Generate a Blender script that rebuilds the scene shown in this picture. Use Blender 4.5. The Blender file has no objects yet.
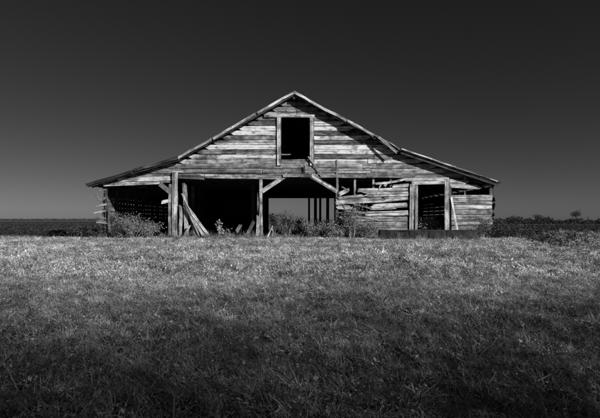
import bpy, math, random
import numpy as np
from mathutils import Vector, Matrix
random.seed(7); rng = np.random.default_rng(7)
scene = bpy.context.scene
C = scene.collection

# ------------------------------------------------------------ camera, sky, sun
D, H, F = 22.727, 0.85, 500.0            # metres to the barn front, eye height, focal length in photo pixels
cam = bpy.data.cameras.new('camera'); cam.lens = 30; cam.sensor_width = 36
cam.shift_y = 11.0/600; cam.clip_start = 0.05; cam.clip_end = 6000
co = bpy.data.objects.new('camera', cam); C.objects.link(co)
co.location = (0, -D, H); co.rotation_euler = (math.radians(90), 0, 0); scene.camera = co

SUN = Vector((0.43, -0.37, 0.285)).normalized()      # towards the sun: behind the camera, to the right
world = bpy.data.worlds.new('World'); scene.world = world; world.use_nodes = True
nt = world.node_tree; bg = nt.nodes['Background']
sky = nt.nodes.new('ShaderNodeTexSky'); sky.sky_type = 'NISHITA'; sky.sun_disc = False
sky.sun_elevation = math.asin(SUN.z); sky.sun_rotation = math.atan2(SUN.x, SUN.y)
sky.air_density = 1.0; sky.dust_density = 0.3; sky.ozone_density = 1.0
sep = nt.nodes.new('ShaderNodeSeparateColor')       # black-and-white film behind a red filter
nt.links.new(sky.outputs[0], sep.inputs[0])
pw = nt.nodes.new('ShaderNodeMath'); pw.operation = 'POWER'; pw.inputs[1].default_value = 1.35   # film contrast
gam = nt.nodes.new('ShaderNodeMath'); gam.operation = 'MULTIPLY'; gam.inputs[1].default_value = 0.165   # filter factor
nt.links.new(sep.outputs[0], pw.inputs[0]); nt.links.new(pw.outputs[0], gam.inputs[0]); nt.links.new(gam.outputs[0], bg.inputs[0])
bg.inputs[1].default_value = 0.05
sl = bpy.data.lights.new('sun', 'SUN'); sl.energy = 5.0; sl.angle = math.radians(1.0); sl.color = (1, 1, 1)
so = bpy.data.objects.new('sun', sl); C.objects.link(so); so.location = SUN*60
so.rotation_euler = (-SUN).to_track_quat('-Z', 'Y').to_euler()
scene.view_settings.view_transform = 'Standard'; scene.view_settings.look = 'None'
scene.view_settings.exposure = 0.15; scene.view_settings.gamma = 1.0
scene.render.engine = 'CYCLES'

def W(px, py, y=0.0):                     # a measured photo position at depth y -> (x, z) in metres
    s = F/(D+y)
    return ((px-300)/s, H+(220-py)/s)
def X(px, y=0.0): return W(px, 0, y)[0]
def Z(py, y=0.0): return W(0, py, y)[1]

# ------------------------------------------------------------ materials
def newmat(name):
    m = bpy.data.materials.new(name); m.use_nodes = True
    n = m.node_tree; b = n.nodes['Principled BSDF']; b.inputs['Roughness'].default_value = 0.85
    b.inputs['Specular IOR Level'].default_value = 0.25
    return m, n, b
def N(n, t, **kw):
    x = n.nodes.new(t)
    for k, v in kw.items(): setattr(x, k, v)
    return x
def math_node(n, op, a, b):
    x = N(n, 'ShaderNodeMath', operation=op)
    for i, v in enumerate((a, b)):
        if isinstance(v, (int, float)): x.inputs[i].default_value = v
        else: n.links.new(v, x.inputs[i])
    return x.outputs[0]
def ramp(n, src, stops):
    r = N(n, 'ShaderNodeValToRGB'); e = r.color_ramp.elements
    while len(e) < len(stops): e.new(0.5)
    for k, (p, v) in zip(e, stops): k.position = p; k.color = (v, v, v, 1)
    n.links.new(src, r.inputs[0]); return r.outputs[0]
def noise(n, vec, scale, detail=5, rough=0.6):
    x = N(n, 'ShaderNodeTexNoise'); x.inputs['Scale'].default_value = scale
    x.inputs['Detail'].default_value = detail; x.inputs['Roughness'].default_value = rough
    if vec is not None: n.links.new(vec, x.inputs['Vector'])
    return x.outputs[0]

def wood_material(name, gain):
    m, n, b = newmat(name)
    tc = N(n, 'ShaderNodeTexCoord'); oi = N(n, 'ShaderNodeObjectInfo')
    off = N(n, 'ShaderNodeVectorMath', operation='SCALE'); off.inputs[0].default_value = (37, 53, 71)
    n.links.new(oi.outputs['Random'], off.inputs['Scale'])
    add = N(n, 'ShaderNodeVectorMath', operation='ADD')
    n.links.new(tc.outputs['Object'], add.inputs[0]); n.links.new(off.outputs[0], add.inputs[1])
    def mp(s):
        x = N(n, 'ShaderNodeVectorMath', operation='MULTIPLY'); x.inputs[1].default_value = s
        n.links.new(add.outputs[0], x.inputs[0]); return x.outputs[0]
    streak = ramp(n, noise(n, mp((0.30, 8, 14)), 1.0, 6, 0.62), [(0.34, 0.14), (0.46, 0.7), (0.56, 1.1), (0.70, 1.6)])
    grain = ramp(n, noise(n, mp((2.2, 60, 85)), 1.0, 4, 0.6), [(0.3, 0.55), (0.55, 1.05), (0.8, 1.25)])
    blot = ramp(n, noise(n, mp((0.9, 2.5, 4)), 1.0, 3, 0.5), [(0.32, 0.5), (0.6, 1.15)])
    knot = ramp(n, noise(n, mp((5, 9, 9)), 1.0, 2, 0.5), [(0.24, 0.3), (0.32, 1.0)])
    mot = ramp(n, noise(n, mp((3.2, 9, 7)), 1.0, 6, 0.7), [(0.36, 0.32), (0.5, 0.85), (0.66, 1.25)])
    stain = ramp(n, noise(n, mp((1.3, 3, 0.9)), 1.0, 5, 0.65), [(0.38, 0.38), (0.52, 1.0)])
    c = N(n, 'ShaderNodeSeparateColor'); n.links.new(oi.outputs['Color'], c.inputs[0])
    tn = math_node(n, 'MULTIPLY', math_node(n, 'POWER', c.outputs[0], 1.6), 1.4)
    v = math_node(n, 'MULTIPLY', tn, streak)
    v = math_node(n, 'MULTIPLY', v, grain); v = math_node(n, 'MULTIPLY', v, blot)
    v = math_node(n, 'MULTIPLY', v, knot); v = math_node(n, 'MULTIPLY', v, mot); v = math_node(n, 'MULTIPLY', v, stain); v = math_node(n, 'MULTIPLY', v, 1.38)
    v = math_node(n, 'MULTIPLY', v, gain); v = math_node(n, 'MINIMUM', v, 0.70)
    v = math_node(n, 'MAXIMUM', v, 0.018)
    n.links.new(v, b.inputs['Base Color'])
    bp = N(n, 'ShaderNodeBump'); bp.inputs['Strength'].default_value = 0.55; bp.inputs['Distance'].default_value = 0.012
    n.links.new(math_node(n, 'ADD', streak, grain), bp.inputs['Height']); n.links.new(bp.outputs[0], b.inputs['Normal'])
    return m
WOOD = wood_material('weathered_wood', 1.0)
WOOD_SHADE = wood_material('shade_darkened_wood', 0.3)  # same wood, colour darkened to paint in shade inside the lean-to walls

def simple(name, lo, hi, scale=4.0, rough=0.85, detail=6, bump=0.0, pos=True, metal=0.0):
    m, n, b = newmat(name)
    g = N(n, 'ShaderNodeNewGeometry')
    v = noise(n, g.outputs['Position'], scale, detail, 0.65)
    n.links.new(ramp(n, v, [(0.3, lo), (0.7, hi)]), b.inputs['Base Color'])
    b.inputs['Roughness'].default_value = rough; b.inputs['Metallic'].default_value = metal
    if bump:
        bp = N(n, 'ShaderNodeBump'); bp.inputs['Strength'].default_value = bump; bp.inputs['Distance'].default_value = 0.03
        n.links.new(v, bp.inputs['Height']); n.links.new(bp.outputs[0], b.inputs['Normal'])
    return m
def leaf_material(name, lo, hi, patch=0.0, trans=0.25, pscale=0.35, rw=0.4):
    m, n, b = newmat(name)
    oi = N(n, 'ShaderNodeObjectInfo'); g = N(n, 'ShaderNodeNewGeometry')
    v = noise(n, g.outputs['Position'], 9.0, 3, 0.6)
    v = math_node(n, 'ADD', math_node(n, 'MULTIPLY', v, 1-rw), math_node(n, 'MULTIPLY', oi.outputs['Random'], rw))
    col = ramp(n, v, [(0.22, lo), (0.5, (lo+hi)/2), (0.78, hi)])
    if patch:
        p = ramp(n, noise(n, g.outputs['Position'], pscale, 5, 0.65), [(0.36, 1-patch), (0.62, 1.0)])
        col = math_node(n, 'MULTIPLY', col, p)
    n.links.new(col, b.inputs['Base Color']); b.inputs['Roughness'].default_value = 0.6
    t = N(n, 'ShaderNodeBsdfTranslucent'); n.links.new(col, t.inputs[0])
    mx = N(n, 'ShaderNodeMixShader'); mx.inputs[0].default_value = trans
    n.links.new(b.outputs[0], mx.inputs[1]); n.links.new(t.outputs[0], mx.inputs[2])
    n.links.new(mx.outputs[0], n.nodes['Material Output'].inputs[0])
    return m
EARTH = simple('dry_earth', 0.04, 0.20, 9.0, bump=0.4, detail=8)
SOIL = simple('dark_field_soil', 0.035, 0.08, 0.6, bump=0.4)
PALE = simple('pale_track_dirt', 0.12, 0.42, 3.5, bump=0.8)
TIN = simple('rusty_tin', 0.10, 0.36, 1.3, rough=0.6)
BARK = simple('bark', 0.05, 0.12, 6.0, bump=0.6)
STEEL = simple('old_painted_steel', 0.006, 0.045, 1.1, rough=0.7, bump=0.2)
GRASS = leaf_material('grass_blades', 0.03, 0.95, patch=0.45, trans=0.2, rw=0.62)
LEAF_PALE = leaf_material('pale_leaves', 0.18, 0.42)
LEAF_MID = leaf_material('mid_leaves', 0.10, 0.32)
LEAF_CROP = leaf_material('crop_leaves', 0.012, 0.045, trans=0.1)
LEAF_DARK = leaf_material('dark_leaves', 0.03, 0.11, trans=0.15)
STRAW = leaf_material('dry_stalks', 0.35, 0.65, trans=0.1)

# ------------------------------------------------------------ helpers
def link(name, me, parent=None, mat=None, tone=None):
    o = bpy.data.objects.new(name, me); C.objects.link(o)
    if parent is not None: o.parent = parent
    if mat is not None and me is not None and not me.materials: me.materials.append(mat)
    if tone is not None: o.color = (tone, tone, tone, 1)
    return o
def mesh(name, v, f, smooth=False):
    me = bpy.data.meshes.new(name); me.from_pydata([tuple(p) for p in v], [], f); me.update()
    if smooth: me.polygons.foreach_set('use_smooth', [True]*len(me.polygons))
    return me
def tag(o, label=None, cat=None, group=None, kind=None):
    for k, v in (('label', label), ('category', cat), ('group', group), ('kind', kind)):
        if v: o[k] = v
    return o
def empty(name, loc=(0, 0, 0)):
    o = bpy.data.objects.new(name, None); C.objects.link(o); o.location = loc; o.empty_display_size = 0.3
    return o

def plank(name, parent, A, B, w, t, face, tone, jag=(0.0, 0.0), cut=(0.0, 0.0), bow=0.0, sag=0.0, warp=0.004, mat=None):
    """one board: centre line A->B, width w across, thickness t along `face`; torn ends by jag, sloped ends by cut"""
    A = Vector(A); B = Vector(B); ax = (B-A); L = ax.length; ax.normalize()
    fy = Vector(face); fy = (fy-ax*fy.dot(ax)).normalized(); fz = ax.cross(fy)
    ns = max(2, min(6, int(L/0.7)+1)); nc = 7 if max(jag) > .15 else 3
    verts = []; faces = []
    j0 = [random.uniform(0, jag[0]) for _ in range(nc+1)]; j1 = [random.uniform(0, jag[1]) for _ in range(nc+1)]
    for jj, jm in ((j0, jag[0]), (j1, jag[1])):
        if jm > .15:                                    # split along the grain: a slanted tear with a splinter or two
            sl, of = random.choice((-1, 1))*R(.3, .8), R(.1, .4); sp = random.randrange(nc+1)
            for k in range(nc+1):
                jj[k] = jm*min(1, max(0, of+sl*(k/nc-.5)+R(-.14, .14)))
            jj[sp] *= .2; jj[max(sp-1, 0)] *= .6
    wob = [(random.uniform(-1, 1)*warp, random.uniform(-1, 1)*warp, random.uniform(-1, 1)*warp) for _ in range(ns+1)]
    for side in (0.5, -0.5):
        for i in range(ns+1):
            u = i/ns
            for k in range(nc+1):
                v = k/nc-0.5
                x0 = j0[k]+cut[0]*(k/nc); x1 = L-j1[k]+cut[1]*(k/nc)
                x = x0+(x1-x0)*u
                verts.append((x, side*t+bow*4*u*(1-u)+wob[i][0]+v*wob[i][2]*2, v*w-sag*4*u*(1-u)+wob[i][1]))
    n1 = nc+1; off = (ns+1)*n1
    for i in range(ns):
        for k in range(nc):
            a = i*n1+k
            faces.append((a, a+1, a+n1+1, a+n1)); b = off+a
            faces.append((b, b+n1, b+n1+1, b+1))
    for i in range(ns):
        for k, fl in ((0, 0), (nc, 1)):
            a = i*n1+k; q = (a, a+n1, off+a+n1, off+a); faces.append(q[::-1] if fl else q)
    for k in range(nc):
        for i, fl in ((0, 1), (ns, 0)):
            a = i*n1+k; q = (a, a+1, off+a+1, off+a); faces.append(q[::-1] if not fl else q)
    me = mesh(name, verts, faces)
    o = link(name, me, parent, mat or WOOD, tone)
    o.matrix_local = Matrix(((ax.x, fy.x, fz.x, A.x), (ax.y, fy.y, fz.y, A.y), (ax.z, fy.z, fz.z, A.z), (0, 0, 0, 1)))
    return o
def boxes(name, parent, list_, mat, tone=0.25):        # several members of one frame: ((x0,y0,z0),(x1,y1,z1))
    v = []; f = []
    for a, b in list_:
        k = len(v)
        for z in (a[2], b[2]):
            v += [(a[0], a[1], z), (b[0], a[1], z), (b[0], b[1], z), (a[0], b[1], z)]
        f += [tuple(k+i for i in q) for q in ((3, 2, 1, 0), (4, 5, 6, 7), (0, 1, 5, 4), (1, 2, 6, 5), (2, 3, 7, 6), (3, 0, 4, 7))]
    return link(name, mesh(name, v, f), parent, mat, tone)
def R(a, b): return random.uniform(a, b)

def tubes(v, f, pts, r0, r1, n=5):                      # a tapered tube along pts
    k0 = len(v); m = len(pts)
    for i, p in enumerate(pts):
        p = Vector(p); d = Vector(pts[min(i+1, m-1)])-Vector(pts[max(i-1, 0)]); d.normalize()
        a = d.orthogonal().normalized(); b = d.cross(a); r = r0+(r1-r0)*i/(m-1)
        for j in range(n):
            t = 2*math.pi*j/n; v.append(p+a*math.cos(t)*r+b*math.sin(t)*r)
    for i in range(m-1):
        for j in range(n):
            a = k0+i*n+j; b = k0+i*n+(j+1) % n; f.append((a, b, b+n, a+n))
def leaves(points, size, spread=0.5, long=1.6, seed=0, up=0.3):   # a folded leaf (2 quads -> 4 tris) at every point
    r = np.random.default_rng(seed); n = len(points); P = np.asarray(points)
    d = r.normal(size=(n, 3)); d[:, 2] += up; d /= np.linalg.norm(d, axis=1)[:, None]
    q = r.normal(size=(n, 3)); s = np.cross(d, q); s /= np.linalg.norm(s, axis=1)[:, None]; nn = np.cross(d, s)
    sz = size*(1+spread*r.uniform(-1, 1, n))[:, None]
    a = P; b = P+d*sz*long; m = P+d*sz*long*0.5
    l = m+s*sz*0.5+nn*sz*0.15; rr = m-s*sz*0.5+nn*sz*0.15
    V = np.stack([a, l, b, rr], 1).reshape(-1, 3)
    idx = np.arange(n)*4
    Fc = np.concatenate([np.stack([idx, idx+1, idx+2], 1), np.stack([idx, idx+2, idx+3], 1)])
    me = bpy.data.meshes.new('leaves'); me.from_pydata(V.tolist(), [], Fc.tolist()); me.update()
    return me

# ------------------------------------------------------------ ground
def sheet(name, poly, z, mat, kind='structure'):
    o = link(name, mesh(name, [(x, y, z) for x, y in poly], [tuple(range(len(poly)))]), None, mat)
    return tag(o, kind=kind)
sheet('ground', [(-3000, -200), (3000, -200), (3000, 4500), (-3000, 4500)], 0.0, EARTH)
# fields: left of the barn and to its right, beyond a slanting edge
sheet('field_left', [(-1500, 8), (-11.5, 8), (-11.5, 46), (-40, 3000), (-1500, 3000)], 0.004, SOIL)
EDGE = [(4.6, -16.5), (5.9, -12.5), (7.6, -6.5), (9.6, -0.5), (11.5, 5.0)]
sheet('field_right', EDGE+[(12.5, 40), (60, 3000), (1500, 3000), (1500, -16.5)], 0.004, SOIL)
sheet('track', [(5.3, -15.6), (5.9, -13.6), (6.3, -12.4), (7.0, -11.3), (7.25, -10.2), (7.8, -9.3), (8.1, -8.3), (8.5, -7.9), (8.9, -8.6), (9.3, -9.3), (9.2, -10.6), (9.7, -12.0), (9.6, -15.6)], 0.008, PALE)
sheet('stubble_strip_far', [(-1200, 380), (1200, 380), (1200, 460), (-1200, 460)], 0.012, PALE)
sheet('stubble_strip_right', [(14, 60), (140, 57), (140, 74), (14, 72)], 0.012, PALE)
sheet('stubble_strip_left', [(-120, 22), (-13, 24), (-13, 27.5), (-120, 27)], 0.012, PALE)

# ------------------------------------------------------------ grass by instancing
def gn_instances(name, pts, rots, scl, idx, sources, kind='stuff', label=None):
    me = bpy.data.meshes.new(name); me.vertices.add(len(pts))
    me.vertices.foreach_set('co', np.asarray(pts, dtype=np.float32).ravel())
    a = me.attributes.new('rot', 'FLOAT_VECTOR', 'POINT'); a.data.foreach_set('vector', np.asarray(rots, dtype=np.float32).ravel())
    a = me.attributes.new('scl', 'FLOAT', 'POINT'); a.data.foreach_set('value', np.asarray(scl, dtype=np.float32))
    a = me.attributes.new('idx', 'INT', 'POINT'); a.data.foreach_set('value', np.asarray(idx, dtype=np.int32))
    o = link(name, me); tag(o, label=label, kind=kind)
    g = bpy.data.node_groups.new(name+'_nodes', 'GeometryNodeTree')
    g.interface.new_socket('Geometry', in_out='INPUT', socket_type='NodeSocketGeometry')
    g.interface.new_socket('Geometry', in_out='OUTPUT', socket_type='NodeSocketGeometry')
    gi = g.nodes.new('NodeGroupInput'); go = g.nodes.new('NodeGroupOutput')
    ip = g.nodes.new('GeometryNodeInstanceOnPoints'); ip.inputs['Pick Instance'].default_value = True
    mtp = g.nodes.new('GeometryNodeMeshToPoints')
    g.links.new(gi.outputs[0], mtp.inputs[0]); g.links.new(mtp.outputs[0], ip.inputs['Points'])
    jo = g.nodes.new('GeometryNodeGeometryToInstance')
    for s in sources[::-1]:
        oi = g.nodes.new('GeometryNodeObjectInfo'); oi.inputs['Object'].default_value = s; g.links.new(oi.outputs['Geometry'], jo.inputs[0])
    g.links.new(jo.outputs[0], ip.inputs['Instance'])
    def attr(nm, t):
        x = g.nodes.new('GeometryNodeInputNamedAttribute'); x.data_type = t; x.inputs[0].default_value = nm; return x.outputs[0]
    g.links.new(attr('idx', 'INT'), ip.inputs['Instance Index'])
    e2r = g.nodes.new('FunctionNodeEulerToRotation'); g.links.new(attr('rot', 'FLOAT_VECTOR'), e2r.inputs[0])
    g.links.new(e2r.outputs[0], ip.inputs['Rotation']); g.links.new(attr('scl', 'FLOAT'), ip.inputs['Scale'])
    g.links.new(ip.outputs[0], go.inputs[0])
    md = o.modifiers.new('instances', 'NODES'); md.node_group = g
    return o
def tuft(seed, n, h, rad, w, lean=0.6, leafy=0):
    r = np.random.default_rng(seed); v = []; f = []
    for i in range(n):
        a = r.uniform(0, 6.283); rr = rad*math.sqrt(r.uniform()); bx, by = rr*math.cos(a), rr*math.sin(a)
        az = r.uniform(0, 6.283); hh = h*r.uniform(0.45, 1.1); ln = lean*hh*r.uniform(0.2, 1.6); cu = r.uniform(0.2, 0.9)
        d = Vector((math.cos(az), math.sin(az), 0)); s = Vector((-d.y, d.x, 0))*w*r.uniform(0.6, 1.3)
        k = len(v); b = Vector((bx, by, -0.005))
        for t in (0, 0.35, 0.7):
            c = b+d*ln*t**(1+cu)+Vector((0, 0, hh*(t-0.25*cu*t*t))); wd = 0.5*(1-0.55*t)
            v += [c-s*wd, c+s*wd]
        v.append(b+d*ln+Vector((0, 0, hh*(1-0.25*cu-0.1*cu))))
        f += [(k, k+1, k+3, k+2), (k+2, k+3, k+5, k+4), (k+4, k+5, k+6)]
    for i in range(leafy):
        a = r.uniform(0, 6.283); rr = rad*1.2*math.sqrt(r.uniform()); c = Vector((rr*math.cos(a), rr*math.sin(a), r.uniform(0.2, 0.8)*h))
        d = Vector((r.normal(), r.normal(), 0.5*r.normal())).normalized(); s = d.cross(Vector((r.normal()*0.4, r.normal()*0.4, 1))).normalized()
        sz = r.uniform(0.003, 0.0075)*(1 if h < .039 else 1.6); k = len(v)
        v += [c, c+d*sz+s*sz*0.6, c+d*sz*2.2, c+d*sz-s*sz*0.6]; f += [(k, k+1, k+2), (k, k+2, k+3)]
    return v, f
def source(name, v, f, mat):
    me = mesh(name, v, f); me.materials.append(mat); return bpy.data.objects.new(name, me)
tufts = [source('tuft', *tuft(i, 26, 0.038, 0.045, 0.0030, 2.0, 16 if i % 2 else 5), GRASS) for i in range(6)]
tufts += [source('tuft', *tuft(20+i, 10, 0.06, 0.04, 0.0026, 2.0, 6), GRASS) for i in range(3)]
tufts += [source('tuft', *tuft(30, 4, 0.065, 0.06, 0.0024, 2.2), STRAW)]
coarse = [source('tuft', *tuft(40+i, 34, 0.040, 0.075, 0.0055, 1.7, 14), GRASS) for i in range(5)]
def edge_x(y):                                          # the grass ends where the right-hand field begins
    for (x0, y0), (x1, y1) in zip(EDGE, EDGE[1:]):
        if y0 <= y <= y1: return x0+(x1-x0)*(y-y0)/(y1-y0)
    return 4.6 if y < EDGE[0][1] else 11.5
def scatter(y0, y1, dens, margin=1.0, slope=0.64):
    out = []
    ys = np.arange(y0, y1, 0.25)
    for y in ys:
        hw = slope*(y+0.25+D)+margin
        n = rng.poisson(dens*2*hw*0.25)
        x = rng.uniform(-hw, hw, n); yy = rng.uniform(y, y+0.25, n)
        k = x < np.array([edge_x(q) for q in yy])+np.abs(rng.normal(0, 0.35, n))-.1+np.where(rng.uniform(size=n) < .3, rng.exponential(1.1, n), 0)
        out.append(np.stack([x[k], yy[k], np.zeros(k.sum())], 1))
    return np.concatenate(out)
def patchy(P, f=1.0):                                   # thin the turf in small irregular spots
    x, y = P[:, 0]*f, P[:, 1]*f
    q = np.sin(x*3.1+1.7*np.sin(y*2.3))*np.sin(y*3.7+1.3*np.sin(x*2.9))+.7*np.sin(x*8.3+2*np.sin(y*5.1))*np.sin(y*7.7+2*np.sin(x*6.3))
    return P[rng.uniform(size=len(P)) < np.clip(.75+.55*q, .18, 1)]
near = patchy(scatter(-D+0.7, -D+7, 1500), 2.2); n = len(near)
pick = rng.choice(10, n, p=[.13]*6+[.06]*3+[.04])
gn_instances('grass_near', near, np.stack([rng.normal(0, .3, n), rng.normal(0, .3, n), rng.uniform(0, 6.28, n)], 1),
             np.minimum(rng.lognormal(-0.05, 0.28, n), 1.5), pick, tufts, label='short rough grass in the foreground')
far = patchy(scatter(-D+7, 0.5, 470, 2.0), 1.6); n = len(far)
gn_instances('grass_far', far, np.stack([rng.normal(0, .3, n), rng.normal(0, .3, n), rng.uniform(0, 6.28, n)], 1),
             rng.lognormal(-0.1, 0.35, n), rng.integers(0, 5, n), coarse, label='sunlit dry grass in front of the barn')

# ------------------------------------------------------------ the barn
LB = 13.0; OV = 0.36
barn = empty('barn'); tag(barn, 'old derelict grey board barn with low lean-to roofs and open bays', 'barn')
yr = -OV
PK = W(294, 91.0, yr); LBk = W(180, 155.2, yr); LE = W(85.5, 183, yr); RBk = W(401, 148.5, yr); RE = W(501, 182, yr)
TH = 0.17                                              # roof build-up, sheet to underside
def roof_under(x):                                      # z of the underside of the roof over x
    pts = [LE, LBk, PK, RBk, RE]
    for a, b in zip(pts, pts[1:]):
        if a[0] <= x <= b[0]:
            return a[1]+(b[1]-a[1])*(x-a[0])/(b[0]-a[0])-TH
    return -1
def roof_x(z, side):                                    # x where the underside is at height z
    pts = [LE, LBk, PK] if side < 0 else [PK, RBk, RE]
    for a, b in zip(pts, pts[1:]):
        za, zb = a[1]-TH, b[1]-TH
        if min(za, zb) <= z <= max(za, zb): return a[0]+(b[0]-a[0])*(z-za)/(zb-za)
    return pts[0][0] if z < LE[1] and side < 0 else (pts[-1][0] if side > 0 and z < 3 else PK[0])
FR = (0, -1, 0)                                         # the front faces the camera
# --- roof
ridge = (PK[0], PK[1]-0.2)
roof = boxes('roof', barn, [((PK[0]-0.05, -0.3, ridge[1]-0.14), (PK[0]+0.05, LB+0.3, ridge[1]))], WOOD, 0.15)
slopes = [('L2', LBk, LE, -1), ('L1', PK, LBk, -1), ('R1', PK, RBk, 1), ('R2', RBk, RE, 1)]
for nm, a, b, sd in slopes:
    a = Vector((a[0], 0, a[1])); b = Vector((b[0], 0, b[1])); L = (b-a).length; ax = (b-a)/L; nz = Vector((-ax.z*sd, 0, ax.x*sd))
    if nz.z < 0: nz = -nz
    drop = -0.035 if nm in ('L2', 'R2') else 0.0
    # corrugated sheets
    sw = 0.78; cnt = int((LB+2*OV)/0.72); v = []; f = []; q = 13
    for s in range(3):
        for i in range(q):
            u = i/(q-1); v.append(ax*(L*s/2-(0.06 if s == 0 else 0)+(0.05 if s == 2 else 0))+Vector((0, u*sw, 0))+nz*(0.013*math.cos(u*6*2*math.pi)))
    f = [(s*q+i, s*q+i+1, (s+1)*q+i+1, (s+1)*q+i) for s in range(2) for i in range(q-1)]
    me = mesh('roofing_sheet', v, f)
    for i in range(cnt):
        o = link('roofing_sheet', me, roof, TIN)
        o.location = a+Vector((0, -OV+i*(LB+2*OV-sw)/(cnt-1), 0))+nz*(drop-0.014+R(-.008, .012)+0.004*(i % 2))+ax*R(-.03, .03)
        o.rotation_euler = (0, R(-.003, .003), 0)
    # purlins along the barn and rafters down the slope
    for k in range(int(L/0.62)+1):
        p = a+ax*min(0.12+k*0.62, L-0.08)+nz*(drop-0.06)
        plank('purlin', roof, p+Vector((0, -OV+0.05, 0)), p+Vector((0, LB+OV, 0)), 0.1, 0.045, nz, 0.14)
    for k in range(12):
        y = -OV+0.07 if k == 0 else 0.12+(k-1)*1.27
        p = a+nz*(drop-0.13)
        plank('rafter', roof, p+Vector((0, y, 0))+ax*0.06, p+Vector((0, y, 0))+ax*(L-0.05), 0.055, 0.09, nz, 0.16)
# rake boards along the front edge, in uneven lengths
def rake(a, b, u0, u1, tone, w=0.115, dz=-0.06, dy=0.0, jag=(.05, .05)):
    a = Vector((a[0], yr, a[1])); b = Vector((b[0], yr, b[1])); d = (b-a).normalized(); n_ = Vector((-d.z, 0, d.x))
    if n_.z < 0: n_ = -n_
    plank('rake_board', roof, a.lerp(b, u0)+n_*dz+Vector((0, -0.02+dy, 0)), a.lerp(b, u1)+n_*dz+Vector((0, -0.02+dy, 0)), w, 0.03, FR, tone, jag, warp=0.022)
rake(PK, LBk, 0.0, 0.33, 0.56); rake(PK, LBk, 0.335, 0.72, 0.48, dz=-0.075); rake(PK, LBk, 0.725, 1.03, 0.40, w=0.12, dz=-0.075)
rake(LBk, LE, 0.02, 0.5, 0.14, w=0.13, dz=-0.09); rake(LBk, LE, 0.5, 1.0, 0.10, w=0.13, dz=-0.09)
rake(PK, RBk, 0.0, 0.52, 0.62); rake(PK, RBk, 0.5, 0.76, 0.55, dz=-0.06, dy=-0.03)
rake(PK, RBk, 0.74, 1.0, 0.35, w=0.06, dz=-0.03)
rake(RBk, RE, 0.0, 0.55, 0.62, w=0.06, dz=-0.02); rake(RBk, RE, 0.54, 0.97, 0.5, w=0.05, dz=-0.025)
# the rake board that has come loose and hangs down
a = W(378.5, 137.0, yr-0.05); b = W(397.5, 153.5, yr-0.05)
plank('loose_rake_board', roof, (a[0], yr-0.06, a[1]), (b[0], yr-0.12, b[1]), 0.1, 0.03, FR, 0.6, (.02, .08))

# --- front wall
T = 0.03
front = boxes('front_wall', barn, [((X(176), 0.06, Z(177)), (X(445), 0.16, Z(172.5))), ((X(106), 0.06, Z(183)), (X(175), 0.16, Z(179.5)))], WOOD, 0.2)
zb0 = Z(178.0); step = 4.72/22.0
left_t = [.32, .40, .32, .48, .66, .28, .72, .5, .34, .66, .70, .30, .24, .46, .4, .38, .3]
right_t = [.36, .44, .40, .62, .26, .66, .74, .25, .62, .24, .60, .74, .4, .35, .3, .3, .3]
xl, xr = X(277.5), X(314)
for i in range(17):
    z0 = zb0+i*step; z1 = z0+step
    zc = (z0+z1)/2
    if zc > roof_under(PK[0]+0.01)-0.25: break
    for sd, tones in ((-1, left_t), (1, right_t)):
        e0, e1 = roof_x(z0, sd), roof_x(z1, sd)
        e0 = max(e0, X(105)) if sd < 0 else min(e0, X(492.5)); e1 = max(e1, X(105)) if sd < 0 else min(e1, X(492.5))
        inner = xl if sd < 0 else xr
        if zc > Z(115.5): inner = X(296)                 # the short boards above the loft opening meet in the middle
        if zc < Z(165.5): inner = X(300)                 # the header boards below it run through
        far_ = e0 if abs(e0) > abs(e1) else e1
        if sd < 0: x0, x1, cut = e0, inner, (e1-e0, 0)
        else: x0, x1, cut = inner, e0, (0, e1-e0)
        span = abs(x1-x0)
        if span < 0.3: continue
        cutsx = [x0]
        if span > 3.2 and random.random() < .6:
            cutsx += [x0+span*R(.35, .65)]
        cutsx.append(x1)
        for k in range(len(cutsx)-1):
            c0 = cut[0] if k == 0 else 0; c1 = cut[1] if k == len(cutsx)-2 else 0
            t_ = tones[i]*R(.82, 1.15) if k else tones[i]
            zz = zc+R(-.006, .006); tilt = R(-.05, .14)
            plank('siding_board', front, (cutsx[k]+0.004, -0.02-R(0, .012), zz), (cutsx[k+1]-0.004, -0.02-R(0, .012), zz+R(-.008, .008)),
                  step-R(.006, .032), T, (0, -1, tilt), t_, (R(0, .02), R(0, .02)), (c0, c1), warp=0.007)
# left lean-to gable: two long boards under the eave
def fb(p0, p1, wpx, tone, y=-0.03, jag=(.05, .05), name='siding_board', par=None, t=T, sag=0.0, bow=0.0, tilt=0.05):
    a = W(*p0); b = W(*p1)
    return plank(name, par or front, (a[0], y, a[1]), (b[0], y, b[1]), wpx/22.0, t, (0, -1, tilt), tone, jag, sag=sag, bow=bow)
fb((118, 180.2), (176, 178.2), 4.4, .55, -0.055); fb((103.5, 185.2), (161, 183.0), 2.6, .5, -0.075)
fb((112, 182.8), (172, 181.2), 2.6, .4, -0.03)
# battered header over the big bay
fb((172, 170.6), (262, 171.8), 4.0, .36, -0.06); fb((176, 176.2), (206, 177.4), 4.6, .30, -0.07, (.02, .4)); fb((205, 176.6), (284, 177.6), 3.6, .36, -0.075)
fb((262, 171.0), (338, 170.4), 4.0, .36, -0.055); fb((311, 176.4), (337, 176.0), 3.4, .36, -0.06)
# studs of the broken right-hand wall
for px, w_ in ((337.6, 2.2), (355, 2.0), (373.6, 2.0), (391, 2.0), (465.5, 1.8), (491, 2.4)):
    plank('stud', front, (X(px), 0.09, -0.06), (X(px), 0.09, Z(174) if px < 440 else roof_under(X(px))), w_/22, 0.09, FR, .34)
plank('stud', front, (X(337), -0.06, Z(190)), (X(337), -0.06, Z(160)), 1.3/22, 0.04, FR, .3)
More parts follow.
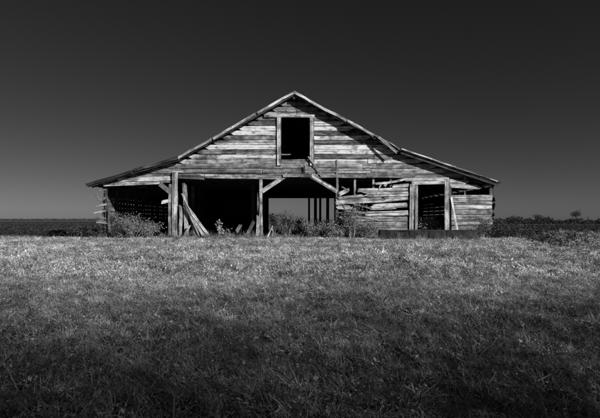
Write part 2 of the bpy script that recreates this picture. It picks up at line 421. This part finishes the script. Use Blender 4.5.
# broken boards, bottom to top
for p0, p1, w_, tn, y, jg in (
    ((340, 234.5), (408, 234.3), 6.0, .30, -0.03, (.3, .05)), ((372, 229.5), (408.5, 229), 5.0, .36, -0.035, (.5, .04)),
    ((346, 224.5), (408.5, 224), 5.4, .34, -0.03, (.6, .04)), ((338, 219), (408, 218.6), 4.4, .40, -0.034, (.4, .05)),
    ((360, 214.3), (408.5, 212.8), 4.6, .50, -0.04, (.7, .03)), ((368, 209.6), (397, 208.2), 1.6, .5, -0.07, (.5, .3)),
    ((370, 206.4), (408, 205.0), 4.6, .48, -0.03, (.5, .1)), ((335, 201.8), (386, 199.4), 5.4, .55, -0.05, (.1, .5)),
    ((383, 199.8), (408.5, 197.6), 5.0, .48, -0.035, (.3, .04)), ((362, 195.0), (408.6, 193.4), 5.0, .58, -0.04, (.6, .05)),
    ((357, 190.4), (408.4, 189.6), 3.6, .62, -0.035, (.2, .04)), ((338, 194.6), (350, 189.6), 4.0, .55, -0.06, (.1, .25)),
    ((337, 198.2), (364, 195.6), 2.4, .5, -0.09, (.1, .3)), ((336, 207), (352, 207.6), 4.0, .52, -0.06, (.1, .3))):
    fb(p0, p1, w_, tn, y, jg, tilt=R(-.02, .15))
fb((374, 183.9), (407, 178.6), 2.2, .62, -0.085, (.1, .05), sag=-0.05); fb((392, 186.6), (409, 185.2), 3.4, .55, -0.04, (.2, .03))
fb((404, 179.6), (449, 179.4), 3.4, .58, -0.08, (.1, .05)); fb((384, 187.0), (387, 182.2), 2.4, .6, -0.07, (.05, .05))
for p0, p1, w_, tn, y in (((341, 186.5), (349, 191.5), 1.4, .5, -.07), ((352, 203.4), (372, 208.6), 1.6, .42, -.08), ((345, 210.5), (366, 213.5), 1.8, .36, -.07), ((366, 197.4), (390, 196.0), 1.2, .3, -.075),
        ((378, 189.4), (381, 184.6), 1.6, .5, -.07), ((355, 216.5), (378, 219.8), 1.6, .34, -.075), ((343, 204.0), (346, 214), 1.2, .34, -.08)):
    fb(p0, p1, w_, tn, y, (.2, .25), t=.018)
# doorway in the right-hand lean-to
door = fb((411, 183.2), (449, 182.6), 3.0, .55, -0.09, (.03, .03), 'door_frame', barn)
def sub(o):                                             # keep the frame's children in world axes
    return o
def jamb(px, w_, top, tone, y=-0.085, lean=0.0, bot=239.5, par=None):
    a = W(px, bot); b = W(px+lean, top)
    return plank('jamb', par or barn, (a[0], y, a[1]), (b[0], y, b[1]), w_/22, 0.05, FR, tone, (.0, .05))
jamb(411.2, 4.6, 183.5, .44, lean=0.6); jamb(416.2, 2.8, 183.5, .34, y=-0.05); jamb(446.2, 4.4, 178.2, .5, lean=0.3); jamb(450.2, 1.8, 186, .36, y=-0.05)
# far right panel
for p0, p1, w_, tn, jg in (((449, 185.6), (481, 187.4), 4.2, .52, (.03, .5)), ((449, 181.0), (470, 182.6), 3.6, .60, (.03, .4)),
    ((449.5, 196.6), (492.4, 196.4), 2.8, .58, (.03, .02)), ((450, 201.2), (492.0, 201.0), 5.6, .44, (.05, .02)),
    ((450, 206.9), (492.6, 206.6), 4.8, .50, (.03, .05)), ((450, 212.0), (492.2, 212.0), 4.6, .40, (.05, .04)),
    ((450, 217.3), (491.6, 217.2), 5.0, .46, (.05, .02)), ((450, 222.6), (492.4, 222.6), 4.8, .36, (.05, .03)), ((450, 228.2), (492, 228), 5.4, .38, (.05, .03)),
    ((450, 234.6), (492, 234.4), 6.2, .30, (.05, .03))):
    fb(p0, p1, w_, tn, -0.03, jg, tilt=R(0, .16))
# loft opening
loft = fb((264, 116.4), (314.6, 116.6), 2.6, .55, -0.10, (.05, .02), 'loft_door_frame', barn)
for px, w_, tn in ((279.2, 4.0, .62), (311.8, 3.8, .55)):
    a = W(px, 166); b = W(px, 117.8)
    plank('loft_jamb', barn, (a[0], -0.085, a[1]), (b[0], -0.085, b[1]), w_/22, 0.05, FR, tn, (.02, 0))
fb((281, 162.4), (310, 162.2), 5.4, .34, -0.02, (0, 0), 'loft_sill', barn)
a = W(283, 153.5); b = W(291, 153.2); plank('loft_rail', barn, (X(281), 0.35, a[1]), (b[0], 0.5, b[1]), .05, .04, FR, .35, (0, .1))
plank('hanging_strip', barn, (X(308), -0.13, Z(157)), (X(322.5), -0.16, Z(175.6)), .05, .03, FR, .42)

plank('peg', barn, (X(304.3), -.13, Z(174.5)), (X(304.1), -.13, Z(166)), .07, .03, FR, .12)
# --- posts, braces
def post(px, top, w_, tone, y=0.0, lean=0.0, bot=239.3, t=0.16, name='post', jag=(0, .05)):
    a = W(px, bot); b = W(px+lean, top)
    return plank(name, barn, (a[0], y, -0.08), (b[0], y, b[1]), w_/22, t, FR, tone*.86, jag, warp=0.026)
post(170.8, 184, 4.0, .40, -0.04, 1.2); post(175.2, 172, 4.6, .50, -0.10, .6); post(180.6, 205, 3.0, .52, -0.06, 1.0, jag=(0, .25))
post(257.4, 215, 3.2, .52, -0.06, .6, t=.1, jag=(0, .2)); post(261.6, 178, 3.0, .46, -0.03, -.6, t=.1); post(258.6, 192, 2.2, .3, 0.0, 0.3, t=.08)
post(336.4, 176, 2.2, .30, 0.05, .2)
post(110.5, 209, 1.6, .36, -0.02, -1.5, t=.08, jag=(0, .1)); post(105.2, 185, 2.0, .22, 0.10, .2, t=.1)
fb((160.5, 184), (171, 192.5), 4.2, .42, -0.10, (.02, .02), 'brace', barn, t=.08)
fb((162, 202.4), (171, 200.8), 3.4, .55, -0.13, (.2, .02), 'brace', barn)
fb((262.0, 191.6), (287.5, 174.6), 4.2, .50, -0.03, (.05, .0), 'brace', barn, t=.1); fb((308.0, 174.2), (337.6, 192.0), 4.2, .52, -0.05, (.0, .06), 'brace', barn, t=.1)
fb((283.0, 175.8), (312, 175.6), 3.0, .40, -0.10, (.02, .02), 'collar_beam', barn, t=.1)
# inner rows of posts
for y in (3.2, 6.4, 9.6):
    for x in (-5.55, -2.45, 2.5, 5.1):
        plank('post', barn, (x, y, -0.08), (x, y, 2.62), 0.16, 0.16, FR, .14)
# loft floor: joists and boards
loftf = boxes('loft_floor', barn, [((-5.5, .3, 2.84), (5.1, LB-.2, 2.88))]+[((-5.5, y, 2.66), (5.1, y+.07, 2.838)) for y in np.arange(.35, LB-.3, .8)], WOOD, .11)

# --- side walls: loose horizontal boards, light showing between them
XL, XR = X(105), X(492.5)
def side_wall(x, sd, top, gaps, tone):
    w = boxes('side_wall', barn, [((x-.05, .1, top-.1), (x+.05, LB, top))], WOOD, .15)
    ys = [.12, 1.5, 2.9, 4.3, 5.7, 7.1, 8.5, 9.9, 11.3, 12.9]
    for y in ys: plank('stud', w, (x, y, -.06), (x, y, top-.1), .1, .09, FR, .15)
    if sd < 0:                                          # battens nailed outside break the gaps into short chinks of light
        for i in range(30): plank('batten', w, (x+sd*.10, .25+.42*i+R(-.02, .02), .02), (x+sd*.10, .25+.42*i+R(-.02, .02), top-.02), R(.24, .31), .02, (sd, 0, 0), .2)
    z = .03; k = 0
    while z < top-.12:
        hgt = .235; g = gaps[k % len(gaps)]
        segs = [(0.0, 1.5), (1.51, 5.7), (5.71, 9.9), (9.91, LB)]
        if sd < 0 and k == 5: segs = [(0, 1.5), (1.505, 2.50), (2.62, 2.92), (3.04, 3.76), (3.88, LB)]
        if sd < 0 and k == 4: segs = [(0, 1.5), (1.505, 4.6), (4.72, LB)]
        if sd > 0 and k in (4, 6): segs = [(0, 1.5), (1.51, 7.6), (7.8, 9.9), (10.1, LB)]
        for (a, b) in segs:
            out = 0.0; dz = R(-.012, .012)
            if a == 0 and k in (4, 5, 6, 7): out = R(.02, .1); dz2 = R(-.08, .10)
            else: dz2 = 0
            z_ = z+hgt/2; g = gaps[k % len(gaps)]*random.choice((.6, .9, 1, 1.3))
            # the loose front ends have sprung away from the corner
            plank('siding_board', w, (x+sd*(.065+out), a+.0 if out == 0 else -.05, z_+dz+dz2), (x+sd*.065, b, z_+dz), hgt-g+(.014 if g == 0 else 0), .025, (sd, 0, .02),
                  tone*R(.7, 1.3), (.12, .03) if a == 0 else (.02, .03), mat=WOOD_SHADE if out == 0 else WOOD)
        z += hgt; k += 1
    return w
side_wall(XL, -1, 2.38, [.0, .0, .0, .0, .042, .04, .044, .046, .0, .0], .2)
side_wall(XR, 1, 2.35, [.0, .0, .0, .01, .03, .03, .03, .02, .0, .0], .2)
for p0, p1, w_, tn, y in (((95.5, 194), (101, 202.5), 1.4, .42, -.03), ((95, 207.2), (107, 204.2), 2.0, .40, .02), ((93.8, 213.6), (106, 210.8), 2.0, .38, -.01), ((94.5, 217.4), (107, 218.8), 1.7, .34, .04),
        ((97, 199.6), (107, 197.6), 1.8, .4, .05), ((95.4, 221.4), (107, 222.6), 2.6, .36, .03), ((96.6, 190.8), (106, 189.4), 2.0, .34, .06)):
    fb(p0, p1, w_, tn, y, (.2, .02), 'sprung_board', barn, t=.02)
# partition walls either side of the big bay and beyond the passage
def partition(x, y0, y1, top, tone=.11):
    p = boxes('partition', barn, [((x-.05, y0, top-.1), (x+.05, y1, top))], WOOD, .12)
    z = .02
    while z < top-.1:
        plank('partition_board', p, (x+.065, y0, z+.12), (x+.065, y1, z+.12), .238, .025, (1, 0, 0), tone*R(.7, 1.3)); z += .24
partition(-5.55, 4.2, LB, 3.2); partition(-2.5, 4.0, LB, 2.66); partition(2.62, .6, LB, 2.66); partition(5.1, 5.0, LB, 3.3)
# --- rear wall with the open passage
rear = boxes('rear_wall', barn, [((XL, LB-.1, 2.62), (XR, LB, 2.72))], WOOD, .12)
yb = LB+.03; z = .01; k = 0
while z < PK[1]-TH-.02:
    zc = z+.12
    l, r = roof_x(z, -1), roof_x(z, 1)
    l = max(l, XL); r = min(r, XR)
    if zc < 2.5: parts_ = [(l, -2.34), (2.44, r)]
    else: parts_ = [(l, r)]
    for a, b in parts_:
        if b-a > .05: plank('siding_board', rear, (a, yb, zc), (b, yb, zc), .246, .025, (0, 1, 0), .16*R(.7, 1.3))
    z += .24
def rx(px): return X(px, LB)
for px, w_ in ((267.6, 2.4), (309, 2.0), (315.4, 3.0), (320.2, 2.2), (327.6, 3.0)):
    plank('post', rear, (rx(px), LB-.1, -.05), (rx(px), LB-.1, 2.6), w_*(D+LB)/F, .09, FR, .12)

# ------------------------------------------------------------ loose planks: each a thing of its own
def loose(A, B, w, t, tone, label, face=FR, jag=(.02, .1), name='fallen_plank', group=None):
    o = plank(name, None, A, B, w, t, face, tone, jag, warp=.01)
    return tag(o, label, 'plank', group)
def lp(px0, py0, y0, px1, py1, y1): a = W(px0, py0, y0); b = W(px1, py1, y1); return (a[0], y0, a[1]), (b[0], y1, b[1])
loose((X(211, -.3), -.30, .02), *[lp(0, 0, 0, 184.4, 203, -.16)[1]], .12, .03, .62, 'long pale plank leaning furthest out from the twin posts, foot in the grass')
loose((X(205.5, -.3), -.34, .02), *[lp(0, 0, 0, 183.6, 205, -.2)[1]], .11, .03, .55, 'pale plank leaning just inside the outermost one, beside the big dark bay')
loose((X(201.5, -.2), -.26, .02), *[lp(0, 0, 0, 183.4, 200, -.24)[1]], .10, .03, .46, 'thin grey plank in the middle of the leaning bundle')
loose((X(197, -.2), -.20, .02), *[lp(0, 0, 0, 182.6, 193, -.06)[1]], .13, .03, .5, 'steep grey plank of the leaning bundle, nearest the posts')
loose((X(187, -.1), -.12, .02), *[lp(0, 0, 0, 184.6, 183, -.02)[1]], .20, .04, .40, 'wide upright board with torn top behind the leaning bundle', jag=(.02, .35))
loose((X(184, -.3), -.40, .02), *[lp(0, 0, 0, 190.5, 224, -.3)[1]], .08, .03, .5, 'short broken stick propped low against the leaning planks')
loose((X(233.5, 1.2), .9, .02), *[lp(0, 0, 0, 241.5, 224, 1.6)[1]], .16, .03, .30, 'short dim board leaning inside the big bay, left of two')
loose((X(246.5, 1.5), 1.1, .02), *[lp(0, 0, 0, 254, 221, 1.9)[1]], .16, .03, .22, 'short dim board leaning inside the big bay, right of two near the passage post')
loose((X(458.5, -.3), -.30, .05), *[lp(0, 0, 0, 451.2, 196.5, -.11)[1]], .10, .03, .56, 'narrow plank leaning against the right door jamb, foot near the trough')
loose((X(116, -.5), -.55, .0), *[lp(0, 0, 0, 116.8, 232.5, -.5)[1]], .16, .05, .74, 'stubby white board end standing beside the pale shrub')
loose((X(267, -.2), -.3, .02), *[lp(0, 0, 0, 272.8, 224.5, -.2)[1]], .06, .03, .6, 'short pale stick leaning left of two at the passage mouth')
loose((X(277, -.2), -.25, .02), *[lp(0, 0, 0, 270.5, 226.5, -.15)[1]], .06, .03, .5, 'short pale stick leaning right of two at the passage mouth')

# ------------------------------------------------------------ the long trough
tr = empty('feed_trough', (X(427, -1.5), -1.5, 0)); tag(tr, 'long low dark steel trough lying in the grass before the right doorway', 'trough')
Lh = 47*(D-1.5)/F; v = []; f = []
prof = [(-.34, .40), (-.30, .06), (.30, .06), (.34, .40), (.315, .40), (.28, .085), (-.28, .085), (-.315, .40)]
nseg = 22
for i in range(nseg+1):
    x = -Lh+2*Lh*i/nseg
    for (yy, zz) in prof: v.append((x, yy+R(-.02, .02), zz+R(-.016, .012)))
for i in range(nseg):
    for k in range(8):
        a = i*8+k; b = i*8+(k+1) % 8; f.append((a, a+8, b+8, b))
link('trough_body', mesh('trough_body', v, f), tr, STEEL)
for sd in (-1, 1):
    x = sd*Lh; xo = x+sd*.025
    vv = [(q, yy, zz) for q in (x, xo) for yy, zz in ((-.355, .43), (-.31, .04), (.31, .04), (.355, .43))]
    link('end_plate', mesh('end_plate', vv, [(0, 1, 2, 3), (7, 6, 5, 4), (0, 4, 5, 1), (1, 5, 6, 2), (2, 6, 7, 3), (3, 7, 4, 0)]), tr, STEEL)
for yy in (-.335, .335):
    v = []; f = []; tubes(v, f, [(-Lh, yy, .41), (0, yy, .405), (Lh, yy, .41)], .022, .022, 6); link('rim', mesh('rim', v, f, True), tr, STEEL)
for x in (-1.55, -.8, .02, .75, 1.5):
    plank('strap', tr, (x, -.352, .40), (x+R(-.01, .01), -.318, .075), .035, .008, FR, .10)
for x in (-1.5, 0, 1.5): boxes('skid', tr, [((x-.05, -.33, -.01), (x+.05, .33, .058))], STEEL)

# ------------------------------------------------------------ shrubs, weeds
def shrub(name, loc, w, h, d, nleaf, size, mat, label, seed, cat='shrub', stems=9, group=None, hollow=.35, smat=None):
    r = np.random.default_rng(seed); e = empty(name, loc); tag(e, label, cat, group)
    v = []; f = []; tips = []
    for i in range(stems):
        a = r.uniform(0, 6.283); q = math.sqrt(r.uniform())*.95
        tip = Vector((math.cos(a)*q*w/2, math.sin(a)*q*d/2, h*r.uniform(.4, 1.2)*(1-.35*q*q)))
        base = Vector((tip.x*.25, tip.y*.25, -.03)); mid = base.lerp(tip, .55)+Vector((r.normal()*.04, r.normal()*.04, .08*h))
        tubes(v, f, [base, mid, tip], .012, .004, 4); tips.append((base, mid, tip))
        for _ in range(3):
            u = r.uniform(.35, .9); p = mid.lerp(tip, u); t2 = p+Vector((r.normal()*w*.14, r.normal()*d*.14, abs(r.normal())*h*.18)); tubes(v, f, [p, (p+t2)/2+Vector((0, 0, .02)), t2], .006, .002, 3); tips.append((p, p.lerp(t2, .5), t2))
    link('stems', mesh('stems', v, f), e, smat or (STRAW if mat in (LEAF_MID, LEAF_PALE) else BARK))
    pts = []
    for i in range(int(nleaf*.85)):
        b, m, t = tips[r.integers(len(tips))]; u = r.uniform(hollow, 1.05)
        p = b.lerp(m, u*2) if u < .5 else m.lerp(t, u*2-1)
        s = .10*min(w, 1.2)*(0.4+u)
        p = p+Vector((r.normal()*s, r.normal()*s*.7, r.normal()*s*.7)); p.z = max(p.z, .02); pts.append(tuple(p))
    link('leaves', leaves(pts, size, seed=seed), e, mat)
    return e
S = [  # name, px, base y, width m, height m, depth m, leaves, leaf size, material, label
 ('shrub', 134, -.7, 1.75, .88, 1.0, 3400, .036, LEAF_PALE, 'pale bushy shrub in front of the open left lean-to', 16),
 ('shrub', 150, -.2, .9, .62, .6, 900, .04, LEAF_MID, 'small grey shrub crowding the right side of the pale bush', 7),
 ('shrub', 98, .1, .9, .55, .8, 1300, .045, LEAF_DARK, 'dark low weed clump under the left eave corner', 8),
 ('shrub', 84, 1.2, 1.3, .5, 1.0, 1500, .05, LEAF_DARK, 'dark spreading weeds left of the barn corner', 9),
 ('weed', 219.5, .35, .45, .74, .35, 90, .06, LEAF_PALE, 'lone pale leafy weed standing in the big bay', 4),
 ('weed', 228, .5, .3, .35, .3, 70, .05, LEAF_MID, 'tiny weed sprig near the foot of the bay boards', 4),
 ('weed', 287, .6, .75, .95, .6, 1100, .045, LEAF_MID, 'tall grey weed clump at the left of the passage mouth', 10),
 ('weed', 300, 1.6, .8, .7, .6, 900, .045, LEAF_DARK, 'dark weed clump in the middle of the passage', 8),
 ('weed', 313, .2, 1.0, .72, .6, 1300, .04, LEAF_MID, 'grey tangled weeds at the passage mouth, right of centre', 10),
 ('weed', 327, .0, .7, .55, .5, 800, .04, LEAF_MID, 'low weeds at the foot of the right passage post', 8),
 ('shrub', 352, -.45, 1.35, 1.25, .6, 3000, .034, LEAF_MID, 'climbing grey bush against the broken wall boards', 16),
 ('shrub', 370, -.6, 1.0, .75, .5, 1100, .04, LEAF_MID, 'low grey bush left of the trough end', 9),
 ('weed', 338, -.6, .9, .55, .4, 900, .04, LEAF_MID, 'short weeds below the bush at the wall corner', 8),
 ('weed', 430, .7, 1.0, .82, .5, 1000, .045, LEAF_PALE, 'pale weeds growing inside the right doorway', 12),
 ('weed', 440, 2.2, .8, 1.1, .5, 260, .05, LEAF_MID, 'thin tall weed deep inside the right doorway', 6),
 ('shrub', 481, -.9, .9, .72, .6, 1300, .042, LEAF_MID, 'grey bush at the right end of the trough', 10),
 ('shrub', 497, -.7, 1.1, .72, .8, 1700, .042, LEAF_DARK, 'dark bush at the right barn corner', 10),
 ('shrub', 515, -.4, 1.2, .58, .9, 1500, .042, LEAF_DARK, 'dark bush just beyond the right barn corner', 10),
 ('shrub', 532, .4, 1.0, .42, .8, 1000, .042, LEAF_DARK, 'small dark bush furthest right of the corner bushes', 8),
]
for i, (nm, px, y, w, h, d, nl, sz, mt, lab, st) in enumerate(S):
    shrub(nm, (X(px, y), y, 0), w, h, d, nl, sz, mt, lab, 100+i, 'weed' if nm == 'weed' else 'shrub', st)
# bushes standing behind the barn, seen through the passage
for i, (px, y, w, h, lab) in enumerate(((276, 19, 1.1, 1.35, 'dark bush behind the barn at the left of the passage opening'), (287, 22, 1.3, 1.3, 'dark bush behind the barn near the passage middle'),
        (299, 26, 1.6, 1.0, 'low dark bush behind the barn right of the passage middle'), (318, 22, 2.2, .9, 'wide low bush behind the rear passage posts'))):
    shrub('shrub', (X(px, y), y, 0), w, h, w*.8, 1500, .06, LEAF_DARK, lab, 200+i, 'shrub', 10)
# weeds along the foot of the barn, uncountable
wt = [source('weed_tuft', *tuft(60+i, 40, .30, .10, .009, .6, 14), LEAF_MID) for i in range(3)]+[source('weed_tuft', *tuft(70, 22, .34, .08, .007, .8), STRAW)]
pts = []
for i in range(620):
    px = R(96, 540); y = R(-.75, .35)
    if 380 < px < 475 and y < -.9: continue
    pts.append((X(px), y, 0))
for i in range(60): pts.append((X(R(376, 478), -1.5), -1.5-R(.40, .62), 0))
for i in range(260): pts.append((R(-1.8, 2.4), R(.2, 16), 0))
for i in range(120): pts.append((R(-5.5, -2), R(.2, 1.2), 0))
n = len(pts)
gn_instances('weed_fringe', pts, np.stack([rng.normal(0, .1, n), rng.normal(0, .1, n), rng.uniform(0, 6.28, n)], 1), rng.lognormal(-.45, .4, n),
             rng.choice(4, n, p=[.3, .3, .3, .1]), wt, label='ragged weed fringe along the foot of the barn')

# ------------------------------------------------------------ crops, far trees
def clump(seed, n, w, h, size):
    r = np.random.default_rng(seed); q = r.normal(size=(n, 3)); q /= np.linalg.norm(q, axis=1)[:, None]; q *= r.uniform(.3, 1, n)[:, None]**.6
    q[:, 0] *= w/2; q[:, 1] *= w/2; q[:, 2] = h*.5+q[:, 2]*h*.5
    return leaves(q, size, seed=seed)
def clump_src(seed, n, w, h, size, mat):
    me = clump(seed, n, w, h, size); me.materials.append(mat); return bpy.data.objects.new('crop_plant', me)
dk = [clump_src(300+i, 90, .5, .36, .05, LEAF_CROP) for i in range(4)]
pl = [clump_src(310+i, 80, .42, .26, .045, m) for i, m in enumerate((LEAF_PALE, LEAF_PALE, LEAF_MID))]
pts = []
for row in np.arange(8.5, 160, 1.0):
    if 21 < row < 28.5: continue
    x1 = -11.2-max(0, row-8)*.1; x0 = -.72*(row+D)-2
    if row > 60 and int(row) % 2: continue
    m = int((x1-x0)/(.42 if row < 40 else .8))
    for k in range(m): pts.append((x0+(x1-x0)*(k+R(-.3, .3))/m, row+R(-.15, .15), 0))
n = len(pts)
gn_instances('crop_left', pts, np.stack([np.zeros(n), np.zeros(n), rng.uniform(0, 6.28, n)], 1), rng.uniform(.6, 1.15, n), rng.integers(0, 4, n), dk, label='dark low crop rows left of the barn')
pts = []; ids = []
for row in np.arange(-13.5, 56, .8):
    x0 = edge_x(row)+.35 if row < 5 else 12+max(0, row-5)*.02
    x1 = .70*(row+D)+3
    if row > 50 and int(row/.8) % 2: continue
    m = int((x1-x0)/(.45 if row < 35 else .8))
    for k in range(max(m, 0)):
        x = x0+(x1-x0)*(k+R(-.3, .3))/m
        pxx = 300+x*F/(row+D)
        if row < -7.5 and x < edge_x(row)+2.0 and random.random() < .88: continue
        pts.append((x, row+R(-.15, .15), 0))
        pr = .14 if row < 14 else .0
        if -9 < row < 10 and x > 9.5+max(0, row)*.75: pr = .7
        if row < -7.5: pr = .7
        ids.append(4+random.randrange(3) if random.random() < pr else random.randrange(4))
n = len(pts)
gn_instances('crop_right', pts, np.stack([np.zeros(n), np.zeros(n), rng.uniform(0, 6.28, n)], 1), rng.uniform(.4, .85, n), ids, dk+pl, label='dark and pale crop rows right of the barn')
# pale dry weeds at the far left edge of the grass
pts = [(R(-17.5, -12.2), R(-2.5, 3.2), 0) for _ in range(46)]; n = len(pts)
gn_instances('dry_weeds_left', pts, np.stack([np.zeros(n), np.zeros(n), rng.uniform(0, 6.28, n)], 1), rng.uniform(.22, .5, n), rng.integers(0, 2, n), pl[:2], label='pale dry weeds at the left field edge')
pts = [(R(-24, -9.4), R(2.5, 8.5), 0) for _ in range(330)]; n = len(pts)
gn_instances('dark_weeds_left', pts, np.stack([np.zeros(n), np.zeros(n), rng.uniform(0, 6.28, n)], 1), rng.uniform(.4, 1.0, n), rng.integers(0, 4, n), dk, label='dark weeds between the grass and the left crop')

def tree(name, loc, h, cw, trunk_h, nleaf, size, label, seed, mat=LEAF_DARK, taper=1.0, flat=1.0):
    r = np.random.default_rng(seed); e = empty(name, loc); tag(e, label, 'tree')
    v = []; f = []; cz = trunk_h+(h-trunk_h)*.5; rz = (h-trunk_h)*.5
    tubes(v, f, [(0, 0, -.1), (.02*h*r.normal()*.3, 0, trunk_h*.6), (0, 0, trunk_h*1.15), (.0, 0, cz+rz*.5)], h*.028, h*.008, 7)
    cents = []
    for i in range(16):
        q = r.normal(size=3); q /= np.linalg.norm(q); q *= r.uniform(.35, .85)
        c = Vector((q[0]*cw/2, q[1]*cw/2, cz+q[2]*rz)); cents.append((c, r.uniform(.16, .30)*cw))
        tubes(v, f, [(0, 0, trunk_h*r.uniform(.75, 1.2)), c*.5+Vector((0, 0, trunk_h*.45)), c], h*.010, h*.002, 4)
    link('trunk', mesh('trunk', v, f, True), e, BARK)
    pts = []
    for i in range(nleaf):
        c, rad = cents[r.integers(len(cents))]; q = r.normal(size=3); q *= rad*r.uniform(.2, 1)**.5/np.linalg.norm(q)
        pts.append((c.x+q[0], c.y+q[1], c.z+q[2]*.8))
    link('crown', leaves(pts, size, seed=seed), e, mat); return e
def far_tree(px, y, hpx, wpx, label, seed, nleaf=900, tr_=.35, name='tree'):
    s = F/(D+y); h = hpx/s; return tree(name, (X(px, y), y, 0), h, wpx/s, h*tr_, nleaf, .042*wpx/s, label, seed)
far_tree(576, 300, 11, 10, 'lone round tree standing above the right horizon', 401, 1500)
far_tree(537.5, 340, 7.0, 9, 'broad tree top rising from the far hedge near the barn', 402, 1000, .15)
far_tree(513.5, 330, 6.5, 6, 'small tree in the far hedge nearest the barn corner', 403, 700, .15)
far_tree(588, 330, 5.0, 3, 'slim sapling right of the lone round tree', 404, 300, .2)
far_tree(47.5, 420, 3.2, 3, 'tiny tree on the left horizon', 405, 300, .2)
# the distant hedge line reads as one mass
r = np.random.default_rng(5); pts = []
for px in np.arange(490, 640, .3):
    hh = 4.0+1.0*math.sin(px*.21)+.7*math.sin(px*.63+1)+.6*math.sin(px*1.7)+(1.2 if px < 548 else -.3)
    for _ in range(34):
        y = 88+r.uniform(-3, 3); s = F/(D+y); pts.append(((px+r.normal()*.5-300)/s, y, abs(r.uniform())**.8*hh/s))
o = link('far_hedge', leaves(pts, .16, seed=9), None, LEAF_DARK); tag(o, 'low dark hedge line on the right horizon', kind='stuff')
pts = []
for px in np.arange(-60, 100, .5):
    for _ in range(14):
        y = 470+r.uniform(-6, 6); s = F/(D+y); pts.append(((px+r.normal()*.5-300)/s, y, r.uniform()*1.7/s))
o = link('far_hedge', leaves(pts, .6, seed=10), None, LEAF_DARK); tag(o, 'thin dark hedge line on the left horizon', kind='stuff')
# unseen poplars added behind the camera, leaf density shaped to shade the foreground
def shade_tree(loc, z0, label, seed, q=760, fall=1.4):
    r = np.random.default_rng(seed); e = empty('added_shade_poplar', loc); tag(e, label, 'tree', 'poplars added for shade behind the viewpoint')
    v = []; f = []; tubes(v, f, [(0, 0, -.1), (.1, 0, 4), (-.1, .1, 9), (0, 0, z0+3.5)], .26, .02, 7)
    for i in range(40):
        z = r.uniform(2.5, z0+1); a = r.uniform(0, 6.283); t = Vector((math.cos(a)*1.2, math.sin(a)*1.2, z+2.2))
        tubes(v, f, [(0, 0, z), t*.5+Vector((0, 0, z*.5)), t], .035, .008, 4)
    n1 = int(q*(z0-3)); n2 = int(q*fall)
    z = np.concatenate([r.uniform(3, z0, n1), z0+r.exponential(fall, n2)]); z = np.minimum(z, z0+8.5*r.uniform(.8, 1, len(z)))
    w = np.clip((z-2)/4, .2, 1)*np.clip(1-(z-z0)/14, .5, 1); cx, cy = r.normal(0, 1.25, len(z))*w, r.normal(0, 1.1, len(z))*w
    link('trunk', mesh('trunk', v, f, True), e, BARK)
    link('crown', leaves(np.stack([cx, cy, z], 1), .105, seed=seed), e, LEAF_DARK)
names = ['first', 'second', 'third', 'fourth', 'fifth', 'sixth', 'seventh', 'eighth', 'ninth', 'tenth', 'eleventh', 'twelfth', 'thirteenth']
for i, nm in enumerate(names):
    shade_tree((13.0+i*2.15, -40.2+.25*(i % 2), 0), 15+.35*((i*5) % 3-1), 'unseen slim poplar added for shade, '+nm+' from the left in the row behind the viewpoint', 500+i)
